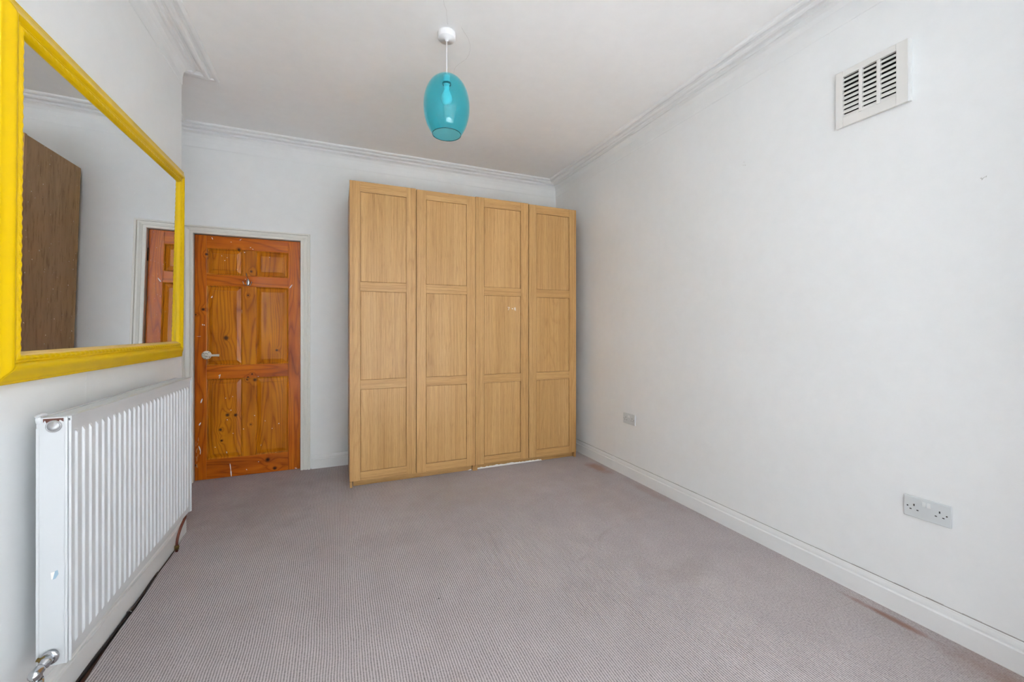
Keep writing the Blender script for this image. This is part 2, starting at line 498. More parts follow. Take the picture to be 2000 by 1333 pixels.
for i in range(3):
    Mx, L = seg_frame(bay[i], bay[i + 1])
    w = thing('window_%d' % (i + 1), 'white sash window of the bay', None, kind='structure')
    bm = bmesh.new()
    a, b = 0.06, L - 0.06
    for q in ((a, a + .05, SILL, HEAD), (b - .05, b, SILL, HEAD), (a + .05, b - .05, SILL, SILL + .07), (a + .05, b - .05, HEAD - .05, HEAD), (a + .05, b - .05, 1.95, 2.0)):
        for v in bx(bm, q[0], q[1], 0.02, 0.08, q[2], q[3]): v.co = Mx @ v.co
    if L > 1:
        for v in bx(bm, L / 2 - .025, L / 2 + .025, 0.02, 0.08, SILL + .07, 1.95): v.co = Mx @ v.co
        for v in bx(bm, L / 2 - .025, L / 2 + .025, 0.02, 0.08, 2.0, HEAD - .05): v.co = Mx @ v.co
    obj('window_frame', bm, M['upvc'], w)
    bm = bmesh.new()
    for v in bx(bm, a + .05, b - .05, 0.048, 0.052, SILL + .07, HEAD - .05): v.co = Mx @ v.co
    obj('pane', bm, M['pane'], w)
    # sky portal just outside this sash: only guides the sampling of the sky light
    ld = bpy.data.lights.new('sky_portal', 'AREA')
    ld.shape = 'RECTANGLE'; ld.size = L - 0.12; ld.size_y = HEAD - SILL
    ld.cycles.is_portal = True
    lo = bpy.data.objects.new('sky_portal', ld)
    COL.objects.link(lo)
    R = Mx.to_3x3()
    X = R @ Vector((1, 0, 0)); N = R @ Vector((0, 1, 0))
    Zl = N; Xl = X; Yl = Zl.cross(Xl)
    lo.matrix_world = Matrix.Translation(Mx @ Vector((L / 2, 0.115, (SILL + HEAD) / 2))) @ Matrix((Xl, Yl, Zl)).transposed().to_4x4()

# ------------------------------------------------------------------ run mouldings
FOOT = [(XR, YF), (XR, YB), (XA, YB), (XA, YC1), (XL, YC1), (XL, YC0), (XA, YC0), (XA, YF)]
def offset_pt(i, d):
    n = len(FOOT)
    P = Vector(FOOT[i]); A = Vector(FOOT[(i - 1) % n]); B = Vector(FOOT[(i + 1) % n])
    d1 = (P - A).normalized(); d2 = (B - P).normalized()
    n1 = Vector((-d1.y, d1.x)); n2 = Vector((-d2.y, d2.x))
    return P + (n1 + n2) / (1 + n1.dot(n2)) * d
def run(i, prof, name, mat, jitter=0, label=None):
    """sweep a profile (distance from wall, height) along wall i with mitred ends"""
    j = (i + 1) % len(FOOT)
    L = (Vector(FOOT[j]) - Vector(FOOT[i])).length
    ns = max(1, int(L / 0.06)) if jitter else 1
    bm = bmesh.new()
    rows = []
    for s in range(ns + 1):
        t = s / ns
        k = 1.0
        row = []
        for (d, z) in prof:
            a = offset_pt(i, d); b = offset_pt(j, d)
            p = a.lerp(b, t)
            jz = random.uniform(-jitter, jitter) if (jitter and 0 < s < ns and d > 0.12) else 0
            row.append(bm.verts.new((p.x, p.y, z + jz)))
        rows.append(row)
    n = len(prof)
    for s in range(ns):
        for k in range(n):
            bm.faces.new((rows[s][k], rows[s][(k + 1) % n], rows[s + 1][(k + 1) % n], rows[s + 1][k]))
    bm.faces.new(rows[0]); bm.faces.new(rows[-1][::-1])
    return struct(name, bm, mat, label)

CORN = [(-0.01, 2.655), (0.002, 2.655), (0.0035, 2.663), (0.004, 2.70), (0.009, 2.735), (0.020, 2.758), (0.034, 2.770), (0.043, 2.7735), (0.044, 2.765), (0.0525, 2.765), (0.054, 2.780), (0.062, 2.789), (0.074, 2.789), (0.083, 2.782), (0.0845, 2.773),
        (0.096, 2.7705), (0.108, 2.772), (0.114, 2.777), (0.116, 2.7925), (0.128, 2.7925), (0.130, 2.784), (0.140, 2.782), (0.150, 2.785), (0.1545, 2.790), (0.155, 2.801), (0.155, 2.82), (-0.01, 2.82)]
for q, i in enumerate((0, 1, 2, 3, 4, 5, 6)):
    run(i, CORN, 'trim_%d' % (q + 1), M['wall'], 0.0004 if i in (0, 1, 4) else 0, 'white run plaster cornice of stepped beads')

SKIRT = [(-0.004, -0.01), (0.018, -0.01), (0.018, 0.0775), (0.0165, 0.079), (0.0105, 0.0805), (0.0092, 0.083), (0.0105, 0.090), (0.0095, 0.099), (0.0065, 0.106), (0.0060, 0.110), (0.003, 0.113), (-0.004, 0.113)]
def skirt(x0, y0, x1, y1, name, nx, ny, m0=0, m1=0, label='white moulded skirting board'):
    """skirting between two points; n = direction into the room; m = mitre run-out at the ends"""
    bm = bmesh.new()
    d = Vector((x1 - x0, y1 - y0)).normalized()
    rows = []
    for (px, py), sg, mm in (((x0, y0), -1, m0), ((x1, y1), 1, m1)):
        rows.append([bm.verts.new((px + nx * a + d.x * sg * mm * a, py + ny * a + d.y * sg * mm * a, z)) for a, z in SKIRT])
    n = len(SKIRT)
    for k in range(n):
        bm.faces.new((rows[0][k], rows[0][(k + 1) % n], rows[1][(k + 1) % n], rows[1][k]))
    bm.faces.new(rows[0]); bm.faces.new(rows[1][::-1])
    return struct(name, bm, M['trim'], label)
skirt(XR, YF, XR, 2.946, 'baseboard_right', -1, 0, label='white moulded skirting board along the long right wall')
skirt(XR, 2.948, XR, YB, 'baseboard_right', -1, 0, m1=-1, label='short white skirting length running behind the wardrobe')
skirt(-0.207, YB, XR, YB, 'baseboard_back', 0, -1, m1=-1)
skirt(XL, YC0, XL, YC1, 'baseboard_left', 1, 0, m0=1, m1=1, label='white skirting board below the radiator')
skirt(XA, YC1, XL, YC1, 'baseboard_left', 0, 1, m1=1)
skirt(XA, YC1, XA, YB, 'baseboard_alcove', 1, 0, m0=-1, m1=-1)
# dark dirt line where skirting meets the right wall
bm = bmesh.new()
n = 70
for k in range(n):
    y0 = 0.2 + (3.9 - 0.2) * k / n; y1 = 0.2 + (3.9 - 0.2) * (k + 1) / n
    h = random.uniform(0.0006, 0.0022) * (1.4 if y0 < 1.2 else 1)
    bx(bm, XR - 0.0042, XR + 0.001, y0, y1, 0.1125, 0.113 + h)
struct('trim_8', bm, plain('dirty_joint', (0.34, 0.33, 0.32), 0.9, var=0.5), 'dark cracked joint above the right skirting')

# ------------------------------------------------------------------ door with casing
CASE = [(0.0, 0.0), (0.0, 0.012), (0.004, 0.016), (0.018, 0.016), (0.020, 0.008), (0.025, 0.008), (0.028, 0.012), (0.044, 0.019), (0.051, 0.020), (0.053, 0.012), (0.058, 0.012), (0.061, 0.026), (0.072, 0.026), (0.076, 0.020), (0.076, 0.0)]
CX0, CX1, CZ = DX0 + 0.004, DX1 - 0.002, DH - 0.002
bm = bmesh.new()
rows = []
for (x, z, sx, sz) in ((CX0, -0.005, -1, 0), (CX0, CZ, -1, 1), (CX1, CZ, 1, 1), (CX1, -0.005, 1, 0)):
    rows.append([bm.verts.new((x + sx * a, YB - b, z + sz * a * 0.82)) for a, b in CASE])
n = len(CASE)
for r in range(3):
    for k in range(n):
        bm.faces.new((rows[r][k], rows[r][(k + 1) % n], rows[r + 1][(k + 1) % n], rows[r + 1][k]))
bm.faces.new(rows[0]); bm.faces.new(rows[-1][::-1])
struct('trim_9', bm, M['casing'], 'off-white moulded architrave round the pine door', bevel=0.0008)
bm = bmesh.new()   # jamb lining
DY = 4.010
bx(bm, DX0 - 0.029, DX0 - 0.001, YB + 0.001, YB + T - 0.001, -0.004, DH + 0.028)
bx(bm, DX1 + 0.001, DX1 + 0.029, YB + 0.001, YB + T - 0.001, -0.004, DH + 0.028)
bx(bm, DX0 - 0.001, DX1 + 0.001, YB + 0.001, YB + T - 0.001, DH + 0.001, DH + 0.028)
for a in ((DX0 - 0.001, DX0 + 0.012, 0, DH), (DX1 - 0.012, DX1 + 0.001, 0, DH), (DX0 + .012, DX1 - .012, DH - 0.012, DH + 0.001)):
    bx(bm, a[0], a[1], DY + 0.045, YB + T - 0.004, a[2], a[3])
struct('trim_10', bm, M['casing'], 'off-white door lining')

door = thing('door_1', 'orange varnished six-panel pine door', 'door', (0, DY, 0), kind='structure')
d0, d1, dz0, dz1 = DX0 + 0.004, DX1 - 0.004, 0.004, DH - 0.005
TH = 0.04
xs = [(-0.968, -0.722), (-0.629, -0.387)]                 # panel openings
zs = [(1.655, 1.869), (0.920, 1.567), (0.160, 0.811)]
def dpart(name, x0, x1, z0, z1, mat, y0=0.0, y1=TH, bevel=0.0015):
    bm = bmesh.new(); bx(bm, x0, x1, y0, y1, z0, z1)
    return obj(name, bm, mat, door, bevel=bevel)
dpart('stile', d0, xs[0][0], dz0, dz1, M['pine_stile'])
dpart('stile', xs[1][1], d1, dz0, dz1, M['pine_stile'])
for z0, z1 in ((zs[0][1], dz1), (zs[1][1], zs[0][0]), (zs[2][1], zs[1][0]), (dz0, zs[2][0])):
    dpart('rail', xs[0][0] + 0.0004, xs[1][1] - 0.0004, z0, z1, M['pine_rail'], y0=0.0003)
for z0, z1 in zs:
    dpart('muntin', xs[0][1], xs[1][0], z0 + 0.0004, z1 - 0.0004, M['pine_muntin'], y0=0.0004)
for ci, (x0, x1) in enumerate(xs):
    for z0, z1 in zs:
        bm = bmesh.new()
        # ovolo sticking round the opening, a quirk, the bevelled margin and the raised field
        loops = [(-0.001, 0.0015), (0.005, 0.004), (0.008, 0.015), (0.012, 0.017), (0.040, 0.0075), (0.0415, 0.003), (0.046, 0.003)]
        R = []
        for a, y in loops:
            R.append([bm.verts.new((px, y, pz)) for px, pz in ((x0 + a, z0 + a), (x1 - a, z0 + a), (x1 - a, z1 - a), (x0 + a, z1 - a))])
        for r in range(len(R) - 1):
            for k in range(4):
                bm.faces.new((R[r][k], R[r][(k + 1) % 4], R[r + 1][(k + 1) % 4], R[r + 1][k]))
        bm.faces.new(R[-1])
        bk = [bm.verts.new((px, TH - 0.006, pz)) for px, pz in ((x0 - .001, z0 - .001), (x1 + .001, z0 - .001), (x1 + .001, z1 + .001), (x0 - .001, z1 + .001))]
        for k in range(4):
            bm.faces.new((R[0][(k + 1) % 4], R[0][k], bk[k], bk[(k + 1) % 4]))
        bm.faces.new(bk)
        obj('panel', bm, M['pine_panel'], door)
# lever handle
hb = bmesh.new()
RY = Matrix.Rotation(math.pi / 2, 4, 'X')
lathe(hb, [(0.0, 0.0), (0.034, 0.0), (0.034, 0.004), (0.031, 0.007), (0.020, 0.008), (0.0, 0.008)], 32, M=Matrix.Translation((-0.966, 0, 1.005)) @ RY)
hd = obj('door_handle', hb, M['handle'], door, label='cream enamelled lever handle on a round rose')
hb = bmesh.new()
lathe(hb, [(0.0, 0.007), (0.010, 0.007), (0.010, 0.035), (0.008, 0.040), (0.0, 0.040)], 16, M=Matrix.Translation((-0.966, 0, 1.005)) @ RY)
tube(hb, smooth_path([(-0.966, -0.036, 1.005), (-0.945, -0.043, 1.005), (-0.92, -0.045, 1.004), (-0.872, -0.045, 1.003)]), [0.0085] * 16 + [0.0095] * 3, 12)
obj('lever', hb, M['handle'], hd)
hb = bmesh.new()
tube(hb, [Vector((-0.966 + 0.013 * math.cos(t), -0.010 - 0.0004 * t, 1.005 + 0.013 * math.sin(t))) for t in [0.35 * k for k in range(40)]], 0.0016, 6)
obj('return_spring', hb, M['brass'], hd, label='brass return spring')
hb = bmesh.new()
for a in (0.9, 2.5, 4.4, 5.6):
    lathe(hb, [(0.0, 0.006), (0.003, 0.006), (0.003, 0.0085), (0.0, 0.0085)], 8, M=Matrix.Translation((-0.966 + 0.027 * math.cos(a), 0, 1.005 + 0.027 * math.sin(a))) @ RY)
obj('screw', hb, M['slot'], hd)
# hinges
for z in (1.775, 0.22):
    hb = bmesh.new()
    lathe(hb, [(0.0, -0.05), (0.005, -0.05), (0.005, 0.05), (0.0, 0.05)], 10, M=Matrix.Translation((DX1 - 0.003, -0.004, z)))
    bx(hb, DX1 - 0.004, DX1 + 0.0008, -0.002, 0.03, z - 0.05, z + 0.05)
    obj('hinge', hb, plain('old_steel', (0.12, 0.11, 0.09), 0.5, 0.7, var=0.4) if 'hinge' not in M else M['hinge'], door)
# coat hook
ch = bmesh.new()
hx, hz = -0.681, 1.588
lathe(ch, [(0.0, -0.030), (0.006, -0.027), (0.011, -0.012), (0.013, 0.0), (0.011, 0.012), (0.006, 0.027), (0.0, 0.030)], 20,
      M=Matrix.Translation((hx, -0.004, hz + 0.014)) @ Matrix.Diagonal((1.0, 0.45, 1.0, 1)))
tube(ch, smooth_path([(hx, -0.004, hz + 0.03), (hx - 0.002, -0.012, hz + 0.05), (hx - 0.004, -0.034, hz + 0.064), (hx - 0.005, -0.044, hz + 0.086)]), [0.0035] * 17 + [0.0045, 0.005], 8)
for s in (-1, 1):
    tube(ch, smooth_path([(hx, -0.006, hz - 0.008), (hx + s * 0.012, -0.020, hz - 0.014), (hx + s * 0.024, -0.032, hz - 0.004), (hx + s * 0.031, -0.038, hz + 0.018)]), [0.003] * 17 + [0.004, 0.0045], 8)
obj('coat_hook', ch, M['chrome'], door, label='small silver double coat hook')
# paint chips and splashes
FL = [(-0.74, 1.948, -0.73, 1.959, 0.0044), (-0.932, 1.955, -0.925, 1.94, 0.0044), (-0.937, 1.47, -0.924, 1.484, 0.0089), (-0.375, 1.57, -0.358, 1.596, 0.008), (-0.803, 1.929, -0.798, 1.928, 0.0035), (-0.667, 1.894, -0.661, 1.895, 0.0053), (-0.709, 1.851, -0.704, 1.851, 0.0062), (-0.846, 1.774, -0.842, 1.775, 0.0044), (-0.764, 1.708, -0.76, 1.708, 0.0053), (-0.431, 1.78, -0.428, 1.78, 0.0053), (-0.994, 1.253, -0.993, 1.245, 0.0071), (-0.984, 1.249, -0.98, 1.245, 0.0071), (-1.032, 1.156, -1.005, 1.156, 0.0018), (-0.726, 1.373, -0.723, 1.318, 0.0035), (-0.651, 1.884, -0.644, 1.88, 0.0035), (-0.83, 1.799, -0.827, 1.799, 0.0035), (-0.529, 1.822, -0.525, 1.822, 0.0035), (-0.866, 1.815, -0.864, 1.808, 0.0035), (-0.702, 1.629, -0.698, 1.627, 0.0035), (-0.886, 0.834, -0.874, 0.845, 0.0055), (-0.874, 0.845, -0.882, 0.815, 0.0055), (-1.004, 0.625, -0.996, 0.653, 0.0092), (-1.015, 0.446, -1.006, 0.463, 0.0092), (-0.808, 0.11, -0.802, 0.052, 0.0064), (-0.802, 0.052, -0.799, 0.008, 0.0092), (-0.803, 0.549, -0.801, 0.549, 0.0074), (-0.829, 0.474, -0.826, 0.47, 0.0055), (-0.788, 0.358, -0.787, 0.356, 0.0046), (-0.592, 0.234, -0.581, 0.254, 0.0046), (-0.46, 0.409, -0.456, 0.409, 0.0083), (-0.637, 0.493, -0.633, 0.491, 0.0055), (-0.715, 0.388, -0.713, 0.386, 0.0064), (-0.832, 0.211, -0.83, 0.199, 0.0064), (-0.561, 0.441, -0.557, 0.439, 0.0046), (-0.84, 0.65, -0.837, 0.65, 0.0046), (-0.61, 0.817, -0.607, 0.817, 0.0055), (-0.911, 0.257, -0.908, 0.255, 0.0046), (-0.508, 0.373, -0.507, 0.371, 0.0055), (-0.335, 0.014, -0.322, 0.010, 0.0055), (-1.017, 0.276, -1.006, 0.235, 0.0083), (-1.006, 0.235, -1.009, 0.212, 0.0055), (-0.482, 0.163, -0.48, 0.162, 0.0046), (-0.694, 0.05, -0.69, 0.045, 0.0046), (-0.608, 0.103, -0.605, 0.101, 0.0046), (-0.792, 0.66, -0.789, 0.66, 0.0037)]
def depth_at(x, z):
    for x0, x1 in xs:
        for z0, z1 in zs:
            if x0 < x < x1 and z0 < z < z1:
                e = min(x - x0, x1 - x, z - z0, z1 - z)
                if e > 0.043: return 0.003
                if e > 0.012: return 0.017 - (e - 0.012) / 0.028 * 0.0095
                return 0.004
    return 0.0
def flecks(bm, F, dep, y_off=0.0):
    for x0, z0, x1, z1, w in F:
        a = Vector((x0, z0)); b = Vector((x1, z1))
        d = b - a; L = max(d.length, 1e-4); d = d / L
        nn = Vector((-d.y, d.x)); a = a - d * w * 0.3; b = b + d * w * 0.3
        r = [(a, 0.25), (a.lerp(b, 0.3), 0.5), (a.lerp(b, 0.7), 0.42), (b, 0.2)]
        o = [p + nn * w * k for p, k in r] + [p - nn * w * k for p, k in r[::-1]]
        y = dep((x0 + x1) / 2, (z0 + z1) / 2) + y_off
        prism(bm, [(p.x, p.y) for p in o], 'y', y - 0.0006, y + 0.0006)
fb = bmesh.new()
flecks(fb, FL, depth_at)
obj('paint_chips', fb, M['fleck'], door, label='white paint chips and splashes')
fb = bmesh.new()   # worn bare wood at the lower left edge
for k in range(14):
    x = -1.041 + random.uniform(0.004, 0.02); z = random.uniform(0.10, 0.33)
    flecks(fb, [(x, z, x + random.uniform(-.004, .004), z + random.uniform(.01, .04), random.uniform(.003, .006))], lambda a, b: 0.0)
obj('worn_edge', fb, plain('bare_pine', (0.50, 0.24, 0.10), 0.7, var=0.2), door, label='varnish worn off to bare pine')

# ------------------------------------------------------------------ wardrobes
WY = 3.372
DOORS = [(0.087, 0.5875), (0.5920, 1.090), (1.0925, 1.5925), (1.5970, 2.094)]
PZ = [(0.113, 0.750), (0.820, 1.508), (1.578, 2.273)]
def wardrobe(x0, x1, doors, label, ztops):
    root = thing('wardrobe', label, 'wardrobe', ((x0 + x1) / 2, WY + 0.29, 0), group=None)
    ox, oy = root.location.x, root.location.y
    def part(name, a, mat, parent=root, bevel=0.0008, lab=None):
        bm = bmesh.new(); bx(bm, a[0] - ox, a[1] - ox, a[2] - oy, a[3] - oy, a[4], a[5])
        return obj(name, bm, mat, parent, bevel=bevel, label=lab)
    yb = WY + 0.578
    part('side_panel', (x0, x0 + 0.018, WY + 0.0235, yb, 0.0, 2.348), M['oakside'])
    part('side_panel', (x1 - 0.018, x1, WY + 0.0235, yb, 0.0, 2.348), M['oakside'])
    part('top_panel', (x0 + 0.018, x1 - 0.018, WY + 0.0235, yb, 2.330, 2.348), M['oakh'])
    part('base_panel', (x0 + 0.018, x1 - 0.018, WY + 0.0235, yb - 0.006, 0.046, 0.064), M['oakh'])
    part('back_panel', (x0 + 0.018, x1 - 0.018, yb - 0.006, yb, 0.0, 2.330), M['oakside'])
    part('shelf', (x0 + 0.018, x1 - 0.018, WY + 0.06, yb - 0.006, 1.98, 1.998), M['oakh'])
    pl = part('plinth', (x0 + 0.024, x1 - 0.024, WY + 0.032, WY + 0.048, 0.0015, 0.0455), M['oakplinth'])
    for sx in (x0, x1 - 0.018):   # foot of each side panel comes forward flush with the doors
        part('side_foot', (sx, sx + 0.018, WY + 0.004, WY + 0.0235, 0.0, 0.0445), M['oak'])
    for (a, b), zt in zip(doors, ztops):
        bm = bmesh.new()
        s = 0.076
        ax, bx_ = a - ox, b - ox
        y0, y1 = WY - oy, WY + 0.022 - oy
        zb = 0.0475
        bx(bm, ax, ax + s, y0, y1, zb, zt, 0)
        bx(bm, bx_ - s, bx_, y0, y1, zb, zt, 0)
        edges = [zb] + [z for p in PZ for z in p] + [zt]
        for k in range(0, len(edges), 2):
            bx(bm, ax + s + .0002, bx_ - s - .0002, y0 + 0.0004, y1, edges[k], edges[k + 1], 1)
        dr = obj('door', bm, [M['oak'], M['oakh']], root, bevel=0.0012)
        for (z0, z1) in PZ:
            bm = bmesh.new()
            X0, X1 = ax + s, bx_ - s
            # recessed panel with a narrow dark quirk around it
            L = [(0.0, 0.011), (0.0030, 0.0112), (0.0034, 0.0050), (0.0065, 0.0036)]
            R = []
            for e, yy in L:
                R.append([bm.verts.new((px, y0 + yy, pz)) for px, pz in ((X0 + e, z0 + e), (X1 - e, z0 + e), (X1 - e, z1 - e), (X0 + e, z1 - e))])
            for r in range(len(R) - 1):
                for k in range(4):
                    bm.faces.new((R[r][k], R[r][(k + 1) % 4], R[r + 1][(k + 1) % 4], R[r + 1][k]))
            bm.faces.new(R[-1])
            bk = [bm.verts.new((px, y1 - 0.004, pz)) for px, pz in ((X0, z0), (X1, z0), (X1, z1), (X0, z1))]
            for k in range(4):
                bm.faces.new((R[0][(k + 1) % 4], R[0][k], bk[k], bk[(k + 1) % 4]))
            bm.faces.new(bk)
            obj('panel', bm, M['oak'], dr)
    return root, pl
w1, pl1 = wardrobe(0.089, 1.090, DOORS[:2], 'oak-effect double wardrobe on the left, nearer the pine door', (2.3515, 2.3475))
w2, pl2 = wardrobe(1.0925, 2.093, DOORS[2:], 'oak-effect double wardrobe on the right, with chipped plinth and white specks on a door', (2.3515, 2.3470))
# white flaked strip along the bottom of the right wardrobe's plinth
bm = bmesh.new()
x = 1.118
top = []
while x < 1.735:
    top.append((x, 0.010 + 0.008 * random.random() + (0.004 if 1.25 < x < 1.5 else 0)))
    x += random.uniform(0.006, 0.022)
top.append((1.742, 0.006))
prism(bm, [(1.742, 0.0008), (1.118, 0.0008)] + top, 'y', WY + 0.0312, WY + 0.034)
shift(bm, (-w2.location.x, -w2.location.y, 0))
obj('chipped_edge', bm, M['chip'], w2, label='white flaked strip along the plinth')
bm = bmesh.new()
prism(bm, [(1.03, 0.0008), (1.062, 0.0008), (1.064, 0.010), (1.05, 0.008)], 'y', WY + 0.0312, WY + 0.034)
shift(bm, (-w1.location.x, -w1.location.y, 0))
obj('chipped_edge', bm, M['chip'], w1, label='small white chip at the plinth end')
bm = bmesh.new()
flecks(bm, [(1.393, 1.408, 1.4, 1.409, 0.005), (1.403, 1.406, 1.41, 1.408, 0.004), (1.405, 1.406, 1.397, 1.383, 0.004), (1.432, 1.399, 1.442, 1.395, 0.007), (1.456, 1.407, 1.459, 1.384, 0.006), (1.464, 1.41, 1.467, 1.379, 0.005)], lambda a, b: WY + 0.0035)
shift(bm, (-w2.location.x, -w2.location.y, 0))
obj('paint_specks', bm, M['fleck'], w2, label='small white paint specks')

# ------------------------------------------------------------------ mirror
mir = thing('wall_mirror', 'large wall mirror in a bright yellow moulded frame above the radiator', 'mirror', (XL + 0.004, 2.21, 1.055))
MY0, MY1, MH, FW = 1.520 - 2.21, 2.928 - 2.21, 1.062, 0.088
PROF = [(0.0, 0.0), (0.0, 0.021), (0.003, 0.024), (0.007, 0.0245), (0.0085, 0.027), (0.014, 0.0285), (0.021, 0.032), (0.028, 0.0375), (0.035, 0.043), (0.0375, 0.0448), (0.041, 0.0462), (0.0435, 0.0465), (0.048, 0.045), (0.053, 0.040), (0.0565, 0.034), (0.058, 0.033),
        (0.059, 0.037), (0.0615, 0.0385), (0.064, 0.0355), (0.066, 0.038), (0.070, 0.0415), (0.0745, 0.0415), (0.078, 0.038), (0.080, 0.035), (0.0815, 0.034), (0.088, 0.019), (0.088, 0.006), (0.088, 0.0)]
PROF = [(w, x * 0.72) for w, x in PROF]
cor = [(MY0, 0), (MY1, 0), (MY1, MH), (MY0, MH)]
inw = [(1, 1), (-1, 1), (-1, -1), (1, -1)]
for s in range(4):
    bm = bmesh.new()
    a, b = cor[s], cor[(s + 1) % 4]
    ia, ib = inw[s], inw[(s + 1) % 4]
    L = math.hypot(b[0] - a[0], b[1] - a[1])
    ns = int(L / 0.006)
    rows = []
    for k in range(ns + 1):
        t = k / ns
        row = []
        for (w, x) in PROF:
            ya = a[0] + ia[0] * w; za = a[1] + ia[1] * w
            yb_ = b[0] + ib[0] * w; zb_ = b[1] + ib[1] * w
            ww = 0.065 < w < 0.077
            dx = 0.0008 * math.sin(k * 1.25 + w * 420) if ww and 0 < k < ns else 0
            row.append(bm.verts.new((x + dx, ya + (yb_ - ya) * t, za + (zb_ - za) * t)))
        rows.append(row)
    n = len(PROF)
    for k in range(ns):
        for j in range(n):
            f = bm.faces.new((rows[k][j], rows[k][(j + 1) % n], rows[k + 1][(j + 1) % n], rows[k + 1][j]))
            if (s == 2 and j in (9, 10)) or (s == 0 and j in (22, 23, 24)):
                f.material_index = 1
            if 4 <= j <= 13: f.smooth = True
    bm.faces.new(rows[0]); bm.faces.new(rows[-1][::-1])
    obj('frame_side', bm, [M['yellow'], M['yellow_pale']], mir)
bm = bmesh.new()
bx(bm, 0.005, 0.0105, MY0 + FW - 0.004, MY1 - FW + 0.004, FW - 0.004, MH - FW + 0.004)
gl = obj('glass', bm, M['mirror'], mir)     # the sheet sits slightly skewed in its rebate
gl.location = (-0.0020, 0, 0)
gl.rotation_euler = (0, math.radians(0.42), 0)
mir.rotation_euler = (0, math.radians(0.42), -0.0035)
bm = bmesh.new()      # hanging block that leans the frame off the wall (hidden)
bx(bm, -0.009, 0.0, -0.05, 0.05, MH - 0.06, MH - 0.02)
obj('wall_bracket', bm, M['dark'], mir)

# ------------------------------------------------------------------ radiator
RX0, RX1, RY0, RY1, RZ0, RZ1 = -0.797, -0.720, 1.627, 2.722, 0.230, 0.950
rad = thing('radiator', 'white double panel radiator below the yellow mirror', 'radiator', (-0.797, 2.1745, 0.230))
rox, roy, roz = rad.location
def radobj(name, bm, mat, parent=rad, **k):
    shift(bm, (-rox, -roy, -roz))
    return obj(name, bm, mat, parent, **k)
# fluted front panel
FZ0, FZ1 = 0.262, 0.906
bm = bmesh.new()
xf = RX1 - 0.009
y = RY0 + 0.034
pitch = 0.0388
cols = [RY0 + 0.006]
prof = []
c = RY0 + 0.0405
flutes = []
while c + 0.010 < RY1 - 0.010:
    flutes.append(c); c += pitch
ylist = [(RY0 + 0.006, 0)]
for c in flutes:
    ylist += [(c - 0.0080, 0), (c - 0.0047, 1), (c + 0.0033, 1), (c + 0.0075, 0)]
ylist.append((RY1 - 0.006, 0))
zl = [(RZ0 + 0.004, 0), (FZ0, 0), (FZ0 + 0.012, 1), (FZ1 - 0.012, 1), (FZ1, 0), (RZ1 - 0.012, 0)]
gridv = [[bm.verts.new((xf + 0.0058 * fy * fz, yy, zz)) for yy, fy in ylist] for zz, fz in zl]
for i in range(len(zl) - 1):
    for j in range(len(ylist) - 1):
        bm.faces.new((gridv[i][j], gridv[i][j + 1], gridv[i + 1][j + 1], gridv[i + 1][j]))
# return folds top/bottom
e = [v for v in gridv[-1]]
e2 = [bm.verts.new((xf - 0.012, v.co.y, v.co.z + 0.003)) for v in e]
for j in range(len(e) - 1): bm.faces.new((e[j], e[j + 1], e2[j + 1], e2[j]))
e = [v for v in gridv[0]]
e2 = [bm.verts.new((xf - 0.012, v.co.y, v.co.z - 0.003)) for v in e]
for j in range(len(e) - 1): bm.faces.new((e[j], e[j + 1], e2[j + 1], e2[j]))
fp = radobj('front_panel', bm, M['rad'])
md = fp.modifiers.new('bevel', 'BEVEL'); md.width = 0.0012; md.segments = 2; md.limit_method = 'ANGLE'; md.angle_limit = math.radians(25)
bm = bmesh.new()
bx(bm, xf - 0.012, xf - 0.002, RY0 + 0.006, RY1 - 0.006, RZ0 + 0.003, RZ1 - 0.010)
radobj('water_channel', bm, M['rad'])
bm = bmesh.new()
bx(bm, RX0, RX0 + 0.012, RY0 + 0.006, RY1 - 0.006, RZ0, RZ1 - 0.008)
radobj('back_panel', bm, M['rad'], bevel=0.002)
# end covers
for s, ya in ((0, RY0), (1, RY1 - 0.004)):
    bm = bmesh.new()
    bx(bm, RX0 - 0.001, RX1 - 0.010, ya, ya + 0.004, RZ0 - 0.004, RZ1)
    sg = -1 if s == 0 else 1
    y2 = ya - 0.0025 if s == 0 else ya + 0.004
    bx(bm, RX0 - 0.001, RX0 + 0.006, y2, y2 + 0.0025, RZ0 - 0.004, RZ1 - 0.03)       # rolled vertical edges
    bx(bm, RX1 - 0.016, RX1 - 0.010, y2, y2 + 0.0025, RZ0 - 0.004, RZ1 - 0.002)
    radobj('end_cover', bm, M['rad'], bevel=0.0015)
bm = bmesh.new()      # folded front edge beside the flutes
bx(bm, RX1 - 0.009, RX1 - 0.002, RY0 + 0.0002, RY0 + 0.0065, RZ0, RZ1 - 0.012)
radobj('front_flange', bm, M['rad'], bevel=0.0012)
bm = bmesh.new()
bx(bm, RX1 - 0.009, RX1 - 0.002, RY1 - 0.0065, RY1 - 0.0002, RZ0, RZ1 - 0.012)
radobj('front_flange', bm, M['rad'], bevel=0.0012)
